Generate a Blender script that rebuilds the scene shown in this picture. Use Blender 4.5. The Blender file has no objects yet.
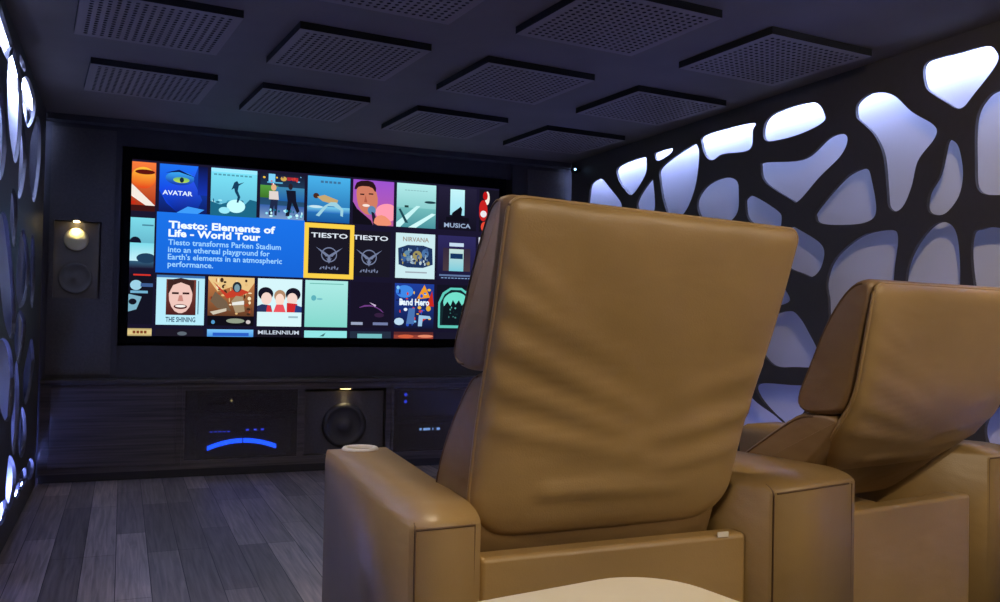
import bpy, bmesh, math, random
from mathutils import Vector, Matrix
random.seed(7)
C = bpy.context.scene.collection
S = bpy.context.scene

# ------------------------------------------------------------------ camera, world, exposure
CAM = Vector((0, 0, 1.15)); YAW, PIT, ROL, FPX = .4008, .0208, .0198, 889.5
fw = Vector((math.sin(YAW)*math.cos(PIT), math.cos(YAW)*math.cos(PIT), math.sin(PIT)))
r0 = Vector((math.cos(YAW), -math.sin(YAW), 0)); u0 = r0.cross(fw)
rt = r0*math.cos(ROL)+u0*math.sin(ROL); up = -r0*math.sin(ROL)+u0*math.cos(ROL)
cd = bpy.data.cameras.new('camera'); cam = bpy.data.objects.new('camera', cd); C.objects.link(cam)
M4 = Matrix((rt, up, -fw)).transposed().to_4x4(); M4.translation = CAM
cam.matrix_world = M4
cd.sensor_width = 36; cd.lens = 36*FPX/1000; cd.clip_start = .05
S.camera = cam
def hit(px, py, ax, val):                       # where the sight line of a photo point meets an axis plane of the room
    d = rt*((px-500)/FPX) - up*((py-301)/FPX) + fw
    return CAM + d*((val-CAM[ax])/d[ax])
w = bpy.data.worlds.new('world'); S.world = w; w.use_nodes = True
w.node_tree.nodes['Background'].inputs[0].default_value = (.5, .55, .8, 1)
w.node_tree.nodes['Background'].inputs[1].default_value = .02
S.view_settings.view_transform = 'Standard'; S.view_settings.look = 'None'
S.view_settings.gamma = 1; S.view_settings.use_curve_mapping = False
S.view_settings.exposure = 0.0

# room dimensions
XL, XR, YF, YB, H = -.5, 3.42, 6.756, -2.4, 2.47
RISER = .2
WARM = (1, .82, .58); COOL = (.36, .43, 1.0)
def area_light(name, loc, rot, sx, sy, power, col):
    l = bpy.data.lights.new(name, 'AREA'); l.shape = 'RECTANGLE'; l.size = sx; l.size_y = sy; l.energy = power; l.color = col
    o = bpy.data.objects.new(name, l); C.objects.link(o); o.location = loc; o.rotation_euler = rot; return o
def spot(name, loc, target, power, col, ang=80, blend=.6, rad=.04, parent=None):
    l = bpy.data.lights.new(name, 'SPOT'); l.energy = power; l.color = col; l.spot_size = math.radians(ang); l.spot_blend = blend; l.shadow_soft_size = rad
    o = bpy.data.objects.new(name, l); C.objects.link(o); o.location = loc
    o.rotation_euler = (Vector(target)-Vector(loc)).to_track_quat('-Z', 'Y').to_euler(); return o
DOWNLIGHTS = [ # x, y, power, cone, target
    (.40, 2.35, 52, 95, (.62, 2.3, .7)),
    (1.15, -.55, 100, 80, (1.15, 1.4, .8)),
    (2.35, -.25, 50, 80, (2.1, 1.6, .7)),
    (.45, .2, 26, 70, (.5, .75, .8)),
    (2.6, 2.1, 9, 80, (2.3, 2.4, .6)),
    (1.7, 1.3, 75, 85, (3.42, 3.1, 1.1)),
]
FILL_UPLIGHT = 150  # power of the added fill lamp behind the camera
STRIP_TOP, STRIP_LOW = 66, 60        # emission of the LED strips behind the lattice panels

# ------------------------------------------------------------------ materials
def lin(c):
    return tuple(((x/255)/12.92 if x/255 <= .04045 else ((x/255+.055)/1.055)**2.4) for x in c)
def mat(name, rgb, rough=.6, metal=0, spec=.5, noise=None, bump=None, emit=None, est=0, coat=0):
    m = bpy.data.materials.new(name); m.use_nodes = True; nt = m.node_tree; b = nt.nodes['Principled BSDF']
    b.inputs['Base Color'].default_value = (*lin(rgb), 1); b.inputs['Roughness'].default_value = rough
    b.inputs['Metallic'].default_value = metal; b.inputs['Specular IOR Level'].default_value = spec
    b.inputs['Coat Weight'].default_value = coat
    tc = nt.nodes.new('ShaderNodeTexCoord')
    if noise:
        sc, amt = noise
        n = nt.nodes.new('ShaderNodeTexNoise'); n.inputs['Scale'].default_value = sc; n.inputs['Detail'].default_value = 4
        nt.links.new(tc.outputs['Object'], n.inputs['Vector'])
        r = nt.nodes.new('ShaderNodeValToRGB')
        r.color_ramp.elements[0].position = .3; r.color_ramp.elements[1].position = .7
        r.color_ramp.elements[0].color = (*[x*(1-amt) for x in lin(rgb)], 1); r.color_ramp.elements[1].color = (*[min(1, x*(1+amt)) for x in lin(rgb)], 1)
        nt.links.new(n.outputs['Fac'], r.inputs['Fac']); nt.links.new(r.outputs['Color'], b.inputs['Base Color'])
    if bump:
        sc, st = bump
        n = nt.nodes.new('ShaderNodeTexNoise'); n.inputs['Scale'].default_value = sc; n.inputs['Detail'].default_value = 5
        nt.links.new(tc.outputs['Object'], n.inputs['Vector'])
        bp = nt.nodes.new('ShaderNodeBump'); bp.inputs['Strength'].default_value = st; bp.inputs['Distance'].default_value = .01
        nt.links.new(n.outputs['Fac'], bp.inputs['Height']); nt.links.new(bp.outputs['Normal'], b.inputs['Normal'])
    if emit:
        b.inputs['Emission Color'].default_value = (*lin(emit), 1); b.inputs['Emission Strength'].default_value = est
    return m
def leather_mat(name, rgb, rough=.42):
    m = mat(name, rgb, rough, noise=(3, .13)); nt = m.node_tree; b = nt.nodes['Principled BSDF']
    tc = nt.nodes.new('ShaderNodeTexCoord')
    v = nt.nodes.new('ShaderNodeTexVoronoi'); v.inputs['Scale'].default_value = 260; nt.links.new(tc.outputs['Object'], v.inputs['Vector'])
    n = nt.nodes.new('ShaderNodeTexNoise'); n.inputs['Scale'].default_value = 5; n.inputs['Detail'].default_value = 2; n.inputs['Distortion'].default_value = .3
    mp = nt.nodes.new('ShaderNodeMapping'); mp.inputs['Rotation'].default_value = (0, .5, 0); mp.inputs['Scale'].default_value = (.8, 1, 2.0)
    nt.links.new(tc.outputs['Object'], mp.inputs['Vector']); nt.links.new(mp.outputs['Vector'], n.inputs['Vector'])
    b1 = nt.nodes.new('ShaderNodeBump'); b1.inputs['Strength'].default_value = .22; b1.inputs['Distance'].default_value = .02
    b2 = nt.nodes.new('ShaderNodeBump'); b2.inputs['Strength'].default_value = .15; b2.inputs['Distance'].default_value = .001
    nt.links.new(n.outputs['Fac'], b1.inputs['Height']); nt.links.new(v.outputs['Distance'], b2.inputs['Height'])
    nt.links.new(b1.outputs['Normal'], b2.inputs['Normal']); nt.links.new(b2.outputs['Normal'], b.inputs['Normal'])
    return m
leather = leather_mat('tan_leather', (160, 130, 79))
leather_dark = leather_mat('brown_leather', (134, 106, 66), .45)
leather_dark.node_tree.nodes['Bump'].inputs['Strength'].default_value = .6
seam_m = mat('seam_thread', (104, 78, 50), .7)
cream = mat('cream_top', (226, 214, 178), .5, noise=(8, .03))
chrome = mat('chrome', (225, 222, 215), .22, metal=1)
holder_m = mat('satin_cup_holder', (238, 232, 220), .3, spec=.6)
black = mat('black_plastic', (14, 14, 17), .5)
chassis_m = mat('equipment_case', (34, 33, 36), .45)
black_gloss = mat('black_gloss', (8, 8, 11), .15)
wall_dark = mat('charcoal_wall', (58, 57, 58), .8, noise=(20, .08), bump=(120, .15))
fabric_dark = mat('charcoal_fabric', (82, 79, 76), .95, noise=(60, .12), bump=(300, .4))
ceil_m = mat('dark_ceiling', (108, 99, 90), .85, noise=(4, .06))
tile_m = mat('acoustic_tile', (128, 117, 108), .8)
tile_side = mat('acoustic_tile_edge', (9, 9, 10), .9)
lattice_m = mat('lattice_charcoal', (66, 62, 60), .55, noise=(30, .05))
backing_m = mat('white_backing', (232, 232, 236), .7)
led_m = mat('led_strip', (255, 255, 255), .5, emit=(165, 184, 255), est=STRIP_TOP)
led_low = mat('led_strip_low', (255, 255, 255), .5, emit=(120, 140, 255), est=STRIP_LOW)
lamp_m = mat('warm_lamp', (255, 240, 210), .5, emit=(255, 225, 170), est=18)
lamp_dim = mat('dim_warm_lamp', (255, 240, 210), .5, emit=(255, 215, 140), est=3)
riser_m = mat('dark_carpet', (34, 33, 38), .95, bump=(400, .5))
amp_blue = mat('blue_display', (10, 30, 120), .4, emit=(24, 80, 255), est=14)
dot_blue = mat('blue_indicator', (10, 30, 120), .4, emit=(60, 80, 255), est=5)
dot_white = mat('pale_indicator', (200, 220, 255), .4, emit=(150, 200, 255), est=5)
dot_warm = mat('amber_indicator', (200, 200, 155), .4, emit=(235, 215, 130), est=3)
cone_m = mat('speaker_cone', (96, 93, 84), .7)
tweeter_m = mat('pale_tweeter', (214, 200, 150), .6)
# console lacquer: dark horizontal wood grain under gloss
def wood_console():
    m = mat('console_dark_wood', (36, 34, 36), .3, coat=.3); nt = m.node_tree; b = nt.nodes['Principled BSDF']
    tc = nt.nodes.new('ShaderNodeTexCoord'); mp = nt.nodes.new('ShaderNodeMapping'); mp.inputs['Scale'].default_value = (.6, 1, 26)
    n = nt.nodes.new('ShaderNodeTexNoise'); n.inputs['Scale'].default_value = 2.2; n.inputs['Detail'].default_value = 6
    r = nt.nodes.new('ShaderNodeValToRGB'); r.color_ramp.elements[0].position = .35; r.color_ramp.elements[1].position = .68
    r.color_ramp.elements[0].color = (*lin((38, 35, 36)), 1); r.color_ramp.elements[1].color = (*lin((80, 73, 72)), 1)
    nt.links.new(tc.outputs['Object'], mp.inputs['Vector']); nt.links.new(mp.outputs['Vector'], n.inputs['Vector'])
    nt.links.new(n.outputs['Fac'], r.inputs['Fac']); nt.links.new(r.outputs['Color'], b.inputs['Base Color'])
    return m
console_m = wood_console()
def floor_mat():
    m = mat('grey_plank_floor', (90, 85, 88), .42); nt = m.node_tree; b = nt.nodes['Principled BSDF']
    tc = nt.nodes.new('ShaderNodeTexCoord'); mp = nt.nodes.new('ShaderNodeMapping'); mp.inputs['Rotation'].default_value = (0, 0, math.pi/2)
    br = nt.nodes.new('ShaderNodeTexBrick'); br.offset = .37; br.offset_frequency = 3
    br.inputs['Scale'].default_value = 1; br.inputs['Brick Width'].default_value = 1.15; br.inputs['Row Height'].default_value = .14
    br.inputs['Mortar Size'].default_value = .0018; br.inputs['Bias'].default_value = -.05
    br.inputs['Color1'].default_value = (*lin((126, 115, 110)), 1); br.inputs['Color2'].default_value = (*lin((196, 180, 170)), 1); br.inputs['Mortar'].default_value = (*lin((44, 42, 44)), 1)
    nt.links.new(tc.outputs['Object'], mp.inputs['Vector']); nt.links.new(mp.outputs['Vector'], br.inputs['Vector'])
    mp2 = nt.nodes.new('ShaderNodeMapping'); mp2.inputs['Scale'].default_value = (38, 1.6, 1)
    n = nt.nodes.new('ShaderNodeTexNoise'); n.inputs['Scale'].default_value = 1.5; n.inputs['Detail'].default_value = 7; n.inputs['Distortion'].default_value = .6
    nt.links.new(tc.outputs['Object'], mp2.inputs['Vector']); nt.links.new(mp2.outputs['Vector'], n.inputs['Vector'])
    r = nt.nodes.new('ShaderNodeValToRGB'); r.color_ramp.elements[0].position = .3; r.color_ramp.elements[1].position = .7
    r.color_ramp.elements[0].color = (.55, .55, .55, 1); r.color_ramp.elements[1].color = (1.15, 1.12, 1.1, 1)
    nt.links.new(n.outputs['Fac'], r.inputs['Fac'])
    mx = nt.nodes.new('ShaderNodeMix'); mx.data_type = 'RGBA'; mx.blend_type = 'MULTIPLY'; mx.inputs[0].default_value = 1
    nt.links.new(br.outputs['Color'], mx.inputs[6]); nt.links.new(r.outputs['Color'], mx.inputs[7]); nt.links.new(mx.outputs[2], b.inputs['Base Color'])
    bp = nt.nodes.new('ShaderNodeBump'); bp.inputs['Strength'].default_value = .3; bp.inputs['Distance'].default_value = .003
    nt.links.new(br.outputs['Fac'], bp.inputs['Height']); bp.invert = True; nt.links.new(bp.outputs['Normal'], b.inputs['Normal'])
    return m
floor_m = floor_mat()
def smoked():
    m = bpy.data.materials.new('smoked_glass'); m.use_nodes = True; nt = m.node_tree; nt.nodes.clear()
    o = nt.nodes.new('ShaderNodeOutputMaterial'); t = nt.nodes.new('ShaderNodeBsdfTransparent'); t.inputs[0].default_value = (.6, .6, .65, 1)
    g = nt.nodes.new('ShaderNodeBsdfGlossy'); g.inputs['Roughness'].default_value = .12; g.inputs[0].default_value = (.8, .8, .8, 1)
    mx = nt.nodes.new('ShaderNodeMixShader'); f = nt.nodes.new('ShaderNodeFresnel'); f.inputs[0].default_value = 1.45
    nt.links.new(f.outputs[0], mx.inputs[0]); nt.links.new(t.outputs[0], mx.inputs[1]); nt.links.new(g.outputs[0], mx.inputs[2]); df = nt.nodes.new('ShaderNodeBsdfDiffuse'); df.inputs[0].default_value = (*lin((92, 86, 84)), 1); m2 = nt.nodes.new('ShaderNodeMixShader'); m2.inputs[0].default_value = .45
    nt.links.new(mx.outputs[0], m2.inputs[1]); nt.links.new(df.outputs[0], m2.inputs[2]); nt.links.new(m2.outputs[0], o.inputs[0])
    return m
glass_m = smoked()
def screen_mat():
    m = bpy.data.materials.new('screen_picture'); m.use_nodes = True; nt = m.node_tree; nt.nodes.clear()
    o = nt.nodes.new('ShaderNodeOutputMaterial'); e = nt.nodes.new('ShaderNodeEmission'); a = nt.nodes.new('ShaderNodeAttribute'); a.attribute_name = 'Col'
    nt.links.new(a.outputs['Color'], e.inputs[0]); e.inputs[1].default_value = 1.0; nt.links.new(e.outputs[0], o.inputs[0])
    return m
screen_m = screen_mat()

# ------------------------------------------------------------------ helpers
def tag(o, label=None, cat=None, group=None, kind=None):
    for k, v in (('label', label), ('category', cat), ('group', group), ('kind', kind)):
        if v: o[k] = v
    return o
def empty(name, loc, rz=0, **k):
    o = bpy.data.objects.new(name, None); C.objects.link(o); o.location = loc; o.rotation_euler = (0, 0, rz); o.empty_display_size = .1
    return tag(o, **k)
def local(o):
    return Matrix.Translation(o.location) @ o.rotation_euler.to_matrix().to_4x4()
def obj(name, bm, mats, parent=None, smooth=False, world=False, bevel=0, seg=3, sub=0):
    """world=True: the verts are in room coordinates and are brought into the parent's frame."""
    me = bpy.data.meshes.new(name)
    if parent is not None and world:
        m = local(parent); p = parent.parent
        while p is not None: m = local(p) @ m; p = p.parent
        bm.transform(m.inverted())
    bmesh.ops.recalc_face_normals(bm, faces=bm.faces[:])
    bm.to_mesh(me); bm.free()
    for mm in (mats if isinstance(mats, (list, tuple)) else [mats]): me.materials.append(mm)
    o = bpy.data.objects.new(name, me); C.objects.link(o)
    if parent is not None: o.parent = parent
    if smooth:
        for p in me.polygons: p.use_smooth = True
    if bevel:
        b = o.modifiers.new('bevel', 'BEVEL'); b.width = bevel; b.segments = seg; b.limit_method = 'ANGLE'; b.angle_limit = math.radians(35)
        for p in me.polygons: p.use_smooth = True
        wn = o.modifiers.new('wn', 'WEIGHTED_NORMAL'); wn.keep_sharp = False
    if sub:
        s = o.modifiers.new('sub', 'SUBSURF'); s.levels = sub; s.render_levels = sub
    return o
def box(bm, x0, x1, y0, y1, z0, z1, mi=0):
    v = [bm.verts.new(p) for p in ((x0,y0,z0),(x1,y0,z0),(x1,y1,z0),(x0,y1,z0),(x0,y0,z1),(x1,y0,z1),(x1,y1,z1),(x0,y1,z1))]
    for f in ((0,3,2,1),(4,5,6,7),(0,1,5,4),(1,2,6,5),(2,3,7,6),(3,0,4,7)):
        bm.faces.new([v[i] for i in f]).material_index = mi
def B(*a, mi=0):
    bm = bmesh.new(); box(bm, *a, mi=mi); return bm
def tube(bm, pts, r, n=8, mi=0, closed=False):
    pts = [Vector(p) for p in pts]; rings = []
    for i, p in enumerate(pts):
        a = pts[i-1] if (i or closed) else p; b = pts[(i+1) % len(pts)] if (i < len(pts)-1 or closed) else p
        t = (b-a).normalized(); ref = Vector((0,0,1)) if abs(t.z) < .9 else Vector((1,0,0))
        s = t.cross(ref).normalized(); q = s.cross(t)
        rings.append([bm.verts.new(p + s*r*math.cos(2*math.pi*k/n) + q*r*math.sin(2*math.pi*k/n)) for k in range(n)])
    m = len(rings)
    for i in range(m if closed else m-1):
        A, D = rings[i], rings[(i+1) % m]
        for k in range(n):
            f = bm.faces.new((A[k], A[(k+1)%n], D[(k+1)%n], D[k])); f.material_index = mi; f.smooth = True
    if not closed:
        bm.faces.new(rings[0]).material_index = mi; bm.faces.new(rings[-1][::-1]).material_index = mi
def lathe(bm, prof, centre, axis='z', n=32, mi=0):
    """prof: (radius, height) pairs turned about an axis ('z' up, 'y' toward -y)."""
    c = Vector(centre); rings = []
    for r, h in prof:
        ring = []
        for k in range(n):
            a = 2*math.pi*k/n
            p = Vector((r*math.cos(a), r*math.sin(a), h)) if axis == 'z' else Vector((r*math.cos(a), -h, r*math.sin(a)))
            ring.append(bm.verts.new(c+p))
        rings.append(ring)
    for A, D in zip(rings, rings[1:]):
        for k in range(n):
            f = bm.faces.new((A[k], A[(k+1)%n], D[(k+1)%n], D[k])); f.material_index = mi; f.smooth = True
    for R in (rings[0], rings[-1]): bm.faces.new(R).material_index = mi
def chaikin(pts, it=2):
    for _ in range(it):
        q = []
        for i, p in enumerate(pts):
            n = pts[(i+1) % len(pts)]
            q += [tuple(.75*a+.25*b for a, b in zip(p, n)), tuple(.25*a+.75*b for a, b in zip(p, n))]
        pts = q
    return pts
def closed_spline(pts, k=5):
    out = []; n = len(pts)
    for i in range(n):
        a, b, c, d = pts[i-1], pts[i], pts[(i+1)%n], pts[(i+2)%n]
        for j in range(k):
            t = j/k
            out.append(tuple(.5*(2*b[q]+(c[q]-a[q])*t+(2*a[q]-5*b[q]+4*c[q]-d[q])*t*t+(3*b[q]-a[q]-3*c[q]+d[q])*t**3) for q in (0, 1)))
    return chaikin(out, 1)
def catmull(pts, n):
    P = [Vector(p) for p in pts]; P = [2*P[0]-P[1]] + P + [2*P[-1]-P[-2]]; out = []
    m = len(P)-3
    for k in range(n+1):
        t = k/n*m; i = min(int(t), m-1); t -= i; a, b, c, d = P[i:i+4]
        out.append(.5*((2*b) + (c-a)*t + (2*a-5*b+4*c-d)*t*t + (3*b-a-3*c+d)*t**3))
    return out
def puff(prof, hw, r=.035, steps=7, mid=10, crown=0.0, it=2, seam=False):
    """Cushion: closed side outline (y, z) carried across x, its ends rounded over with radius r."""
    pts = chaikin(prof, it); n = len(pts)
    area = sum(pts[i][0]*pts[(i+1)%n][1]-pts[(i+1)%n][0]*pts[i][1] for i in range(n)); sg = 1 if area > 0 else -1
    nor = []
    for i in range(n):
        a = Vector(pts[i-1]); b = Vector(pts[(i+1)%n]); t = (b-a).normalized(); nor.append(Vector((-t.y, t.x))*sg)
    xs = []
    for k in range(steps+1):
        a = k/steps*math.pi/2; xs.append((-hw + r*(1-math.cos(a)), .5*r*(1-math.sin(a))))
    for k in range(1, mid):
        xs.append((-(hw-r) + 2*(hw-r)*k/mid, -crown*math.sin(math.pi*k/mid)))
    for k in range(steps+1):
        a = (1-k/steps)*math.pi/2; xs.append((hw - r*(1-math.cos(a)), .5*r*(1-math.sin(a))))
    bm = bmesh.new(); rings = []
    for x, ins in xs:
        rings.append([bm.verts.new((x, p[0]+nor[i].x*ins, p[1]+nor[i].y*ins)) for i, p in enumerate(pts)])
    for A, D in zip(rings, rings[1:]):
        for k in range(n): bm.faces.new((A[k], A[(k+1)%n], D[(k+1)%n], D[k]))
    bm.faces.new(rings[0]); bm.faces.new(rings[-1])
    if seam:
        k0 = next((i for i in range(n) if nor[i].x < 0 and nor[i-1].x >= 0), 0); run = []
        for i in range(n):
            if nor[(k0+i) % n].x >= 0: break
            run.append((k0+i) % n)
        for q in (1, len(xs)-2):
            if len(run) > 3: tube(bm, [rings[q][i].co.copy() for i in run], .0028, 6, 1)
    return bm
def shell_pad(path, sides, t, rtop, rbot, disp=None, na=56, nb=56, slump=0):
    """Padded leather shell following a path of (y, z), bottom to top; rounded corners and rims.
    sides: (left x, right x at the bottom, right x at the top). Returns the shell and its rim line."""
    P = catmull([(a, b) for a, b in path], nb); L = [0]
    for a, b in zip(P, P[1:]): L.append(L[-1]+(b-a).length)
    T = L[-1]; bm = bmesh.new(); F, K = [], []
    for j in range(nb+1):
        s = T*(.5-.5*math.cos(math.pi*j/nb)); i = max(0, min(nb-1, next((q for q in range(nb) if L[q+1] >= s), nb-1)))
        q = (s-L[i])/(L[i+1]-L[i]); p = P[i].lerp(P[i+1], q); tg = (P[i+1]-P[i]).normalized(); nn = Vector((-tg.y, tg.x))
        ed = min(s/rbot, 1); et = min((T-s)/rtop, 1)
        inset = rbot*(1-math.sqrt(max(0, 1-(1-ed)**2))) + rtop*(1-math.sqrt(max(0, 1-(1-et)**2)))
        xl = sides[0]; xr = sides[1]+(sides[2]-sides[1])*s/T
        h = max((xr-xl)/2-inset, .02); xc = (xl+xr)/2
        tv = (1-abs(2*s/T-1)**14)**.5 if 0 < j < nb else 0
        f, k = [], []
        for a in range(na+1):
            u = -math.cos(math.pi*a/na); tu = (1-abs(u)**12)**.5 if 0 < a < na else 0
            th = t/2*tu*tv; d = disp(u, s/T)*tu*tv if disp else 0
            z = p.y - slump*(u+1)/2*(s/T)
            f.append(bm.verts.new((xc+u*h, p.x+nn.x*(th+d), z+nn.y*(th+d))))
            k.append(f[-1] if (th == 0) else bm.verts.new((xc+u*h, p.x-nn.x*th, z-nn.y*th)))
        F.append(f); K.append(k)
    for j in range(nb):
        for a in range(na):
            bm.faces.new((F[j][a], F[j][a+1], F[j+1][a+1], F[j+1][a]))
            q = [K[j][a], K[j+1][a], K[j+1][a+1], K[j][a+1]]; u = []
            for v in q:
                if v not in u: u.append(v)
            if len(u) > 2:
                try: bm.faces.new(u)
                except ValueError: pass
    rim = [F[j][0].co.copy() for j in range(6, nb+1)] + [v.co.copy() for v in F[nb][1:]] + [F[j][na].co.copy() for j in range(nb-1, 5, -1)]
    out = [rim[0]]
    for v in rim[1:]:
        if (v-out[-1]).length > .004: out.append(v)
    return bm, out

# ------------------------------------------------------------------ the room
def struct(name, bm, m, **k): return tag(obj(name, bm, m, **k), kind='structure')
WX0, WX1 = XL-.12, XR+.12            # backing walls behind the lattice panels
struct('floor', B(WX0-.1, WX1+.1, YB-.1, YF+.7, -.1, 0), floor_m)
struct('ceiling', B(WX0-.1, WX1+.1, YB-.1, YF+.7, H, H+.1), ceil_m)
struct('wall_left', B(WX0-.1, WX0, YB, YF+.6, 0, H), backing_m)
struct('wall_right', B(WX1, WX1+.1, YB, YF+.6, 0, H), backing_m)
struct('wall_back', B(WX0-.1, WX1+.1, YB-.1, YB, 0, H), wall_dark)
struct('wall_front', B(WX0-.1, WX1+.1, YF+.12, YF+.22, 0, H), wall_dark)
# seating platform
bm = B(XL+.01, XR-.01, YB, 2.72, 0, RISER)
struct('trim_1', bm, riser_m, bevel=.01)
# front wall: beam above the screen, strip below it
struct('trim_2', B(-.03, 2.93, YF-.015, YF+.12, 2.31, H), wall_dark)
struct('trim_3', B(-.03, 2.93, YF-.015, YF+.12, .66, .915), wall_dark)
struct('trim_4', B(XL-.1, XR+.1, 6.60, 6.70, 2.43, H), wall_dark)

def column(name, x0, x1, nx0, nx1, nz0, nz1):
    y0, y1 = 6.70, YF+.12; bm = bmesh.new()
    box(bm, x0, nx0, y0, y1, .66, H); box(bm, nx1, x1, y0, y1, .66, H)
    box(bm, nx0, nx1, y0, y1, .66, nz0); box(bm, nx0, nx1, y0, y1, nz1, H); box(bm, nx0, nx1, y1-.02, y1, nz0, nz1)
    return struct(name, bm, wall_dark)
column('trim_5', XL-.1, -.03, -.44, -.15, 1.235, 1.765)
column('trim_6', 2.93, XR+.1, 3.08, 3.37, 1.235, 1.765)

def fabric_panel(x0, x1, nx0, nx1, label):
    bm = bmesh.new(); a, b = 6.685, 6.70
    box(bm, x0, nx0, a, b, .72, 2.40); box(bm, nx1, x1, a, b, .72, 2.40); box(bm, nx0, nx1, a, b, .72, 1.235); box(bm, nx0, nx1, a, b, 1.765, 2.40)
    tag(obj('acoustic_panel', bm, fabric_dark), label, 'wall panel', 'tall fabric panels on the front columns')
fabric_panel(XL+.03, -.07, -.44, -.15, 'tall dark grey fabric panel on the column left of the screen')
fabric_panel(3.06, XR-.02, 3.08, 3.37, 'tall dark grey fabric panel on the column right of the screen')

def wall_speaker(xc, label):
    t = empty('wall_speaker', (xc, 6.74, 1.24), label=label, cat='speaker', group='speakers set in the front columns')
    obj('baffle', B(-.14, .14, 0, .03, .0, .52), mat('niche_cloth', (104, 99, 88), .9), t)
    b = bmesh.new(); lathe(b, [(.0, .0), (.075, .0), (.078, .012), (.066, .02), (.05, .026), (.03, .036), (.001, .042)], (.0, 0, .40), 'y'); obj('tweeter', b, tweeter_m, t)
    b = bmesh.new(); lathe(b, [(.0, 0), (.105, 0), (.108, .012), (.095, .018), (.085, .006), (.03, -.012 + .02), (.02, .016), (.001, .02)], (.0, 0, .135), 'y'); obj('woofer', b, cone_m, t)
    b = bmesh.new()
    for q in ((-.145, -.139, 0, .525), (.139, .145, 0, .525)): box(b, q[0], q[1], -.04, 0, q[2], q[3])
    box(b, -.145, .145, -.04, 0, -.004, .002)
    obj('niche_frame', b, mat('niche_lining', (92, 88, 78), .8), t)
    l = obj('downlight', (lambda b: (lathe(b, [(.0, 0), (.02, 0), (.018, .008), (.0, .008)], (0, -.03, .516)), b)[1])(bmesh.new()), lamp_m, t)
    s = spot('niche_lamp', (xc, 6.74-.04, 1.24+.508), (xc, 6.742, 1.40), 4.0, (1, .84, .42), 80, .8, .012)
    return t
wall_speaker(-.305, 'speaker lit by a small warm lamp in the niche left of the screen')

# ------------------------------------------------------------------ console under the screen
CY = 6.60
con = empty('media_console', (1.46, CY, 0), label='long low glossy dark wood cabinet under the screen with glass fronted bays', cat='cabinet')
def cpart(name, bm, m, parent=con, **k): return obj(name, bm, m, parent, world=True, **k)
bm = bmesh.new(); box(bm, XL+.005, XR-.005, CY+.37-.34, CY+.04, 0, .62) if False else None
bays = [(.42, 1.2), (1.25, 1.87), (1.93, 2.75)]
zb, zt = .12, .61
xs0 = XL+.01; bm.free(); bm = bmesh.new()
cuts = [xs0] + [x for b in bays for x in b] + [XR-.01]
for i in range(0, len(cuts), 2): box(bm, cuts[i], cuts[i+1], CY, CY+.28, zb, zt)
for b in bays: box(bm, b[0], b[1], CY+.25, CY+.28, zb, zt)
box(bm, xs0, XR-.01, CY, CY+.28, zt, .66); box(bm, xs0, XR-.01, CY, CY+.28, .06, zb)
cpart('carcass', bm, console_m)
cpart('worktop', B(xs0, XR-.01, CY-.03, CY+.28, .66, .69), console_m, bevel=.005)
cpart('plinth', B(xs0, XR-.01, CY+.03, CY+.28, 0, .06), black)
bm = B(xs0+.06, .36, CY-.012, CY, .1, .64); cpart('door', bm, console_m, bevel=.004)
bm = B(2.80, XR-.05, CY-.012, CY, .1, .64); cpart('door', bm, console_m, bevel=.004)
for b in bays:
    if b[0] == 1.25: continue
    bm = bmesh.new(); a = .02
    box(bm, b[0]-a, b[1]+a, CY-.012, CY, zt, zt+.03); box(bm, b[0]-a, b[1]+a, CY-.012, CY, zb-.03, zb); box(bm, b[0]-a, b[0], CY-.012, CY, zb, zt); box(bm, b[1], b[1]+a, CY-.012, CY, zb, zt)
    d = cpart('glass_door', bm, console_m)
    cpart('glass_pane', B(b[0]+.0005, b[1]-.0005, CY-.008, CY-.004, zb+.0005, zt-.0005), glass_m, d)
# equipment
def device(name, x0, x1, z0, z1, label, cat, y=CY+.04):
    t = empty(name, ((x0+x1)/2, y, z0), label=label, cat=cat)
    b = B(x0, x1, y, y+.2, z0+.012, z1); obj('chassis', b, chassis_m, t, world=True, bevel=.006)
    for x in (x0+.03, x1-.03):
        for yy in (y+.03, y+.17):
            b = bmesh.new(); lathe(b, [(.0, 0), (.014, 0), (.014, .013), (.0, .013)], (x, yy, z0)); obj('foot', b, black, t, world=True)
    return t
amp = device('amplifier', .50, 1.13, .12, .40, 'black amplifier with a glowing blue arc behind the console glass', 'amplifier')
bm = bmesh.new(); N = 22
yA = CY+.022
for i in range(N):
    x0 = .575+.48*i/N; x1 = .575+.48*(i+1)/N
    f = lambda x: .178+.05*(1-((x-.815)/.24)**2)
    if i == N//2: x0 += .008
    w0, w1 = .032, .032
    v = [bm.verts.new(p) for p in ((x0, yA, f(x0)), (x1, yA, f(x1)), (x1, yA, f(x1)+w1), (x0, yA, f(x0)+w0), (x0, yA+.006, f(x0)), (x1, yA+.006, f(x1)), (x1, yA+.006, f(x1)+w1), (x0, yA+.006, f(x0)+w0))]
    for q in ((0,1,2,3),(7,6,5,4),(0,4,5,1),(3,2,6,7),(1,5,6,2),(0,3,7,4)): bm.faces.new([v[k] for k in q])
obj('display_arc', bm, amp_blue, amp, world=True)
for x in (.60, .63, .66, .69, .72): obj('indicator', B(x-.009, x+.009, yA, yA+.005, .308, .314), dot_white if False else dot_blue, amp, world=True)
for x in (.85, .905, .955): obj('indicator', B(x-.011, x+.011, yA, yA+.005, .312, .326), dot_blue, amp, world=True)
obj('shelf', B(.42, 1.2, CY+.02, CY+.25, .43, .445), console_m, con, world=True)
dvd = device('disc_player', .52, 1.1, .445, .56, 'slim black player with one amber light above the blue lit amplifier', 'disc player')
b = bmesh.new(); lathe(b, [(.0, 0), (.008, 0), (.008, .004), (.0, .004)], (.735, CY+.04, .53), 'y', 12); obj('indicator', b, dot_warm, dvd, world=True)
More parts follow.
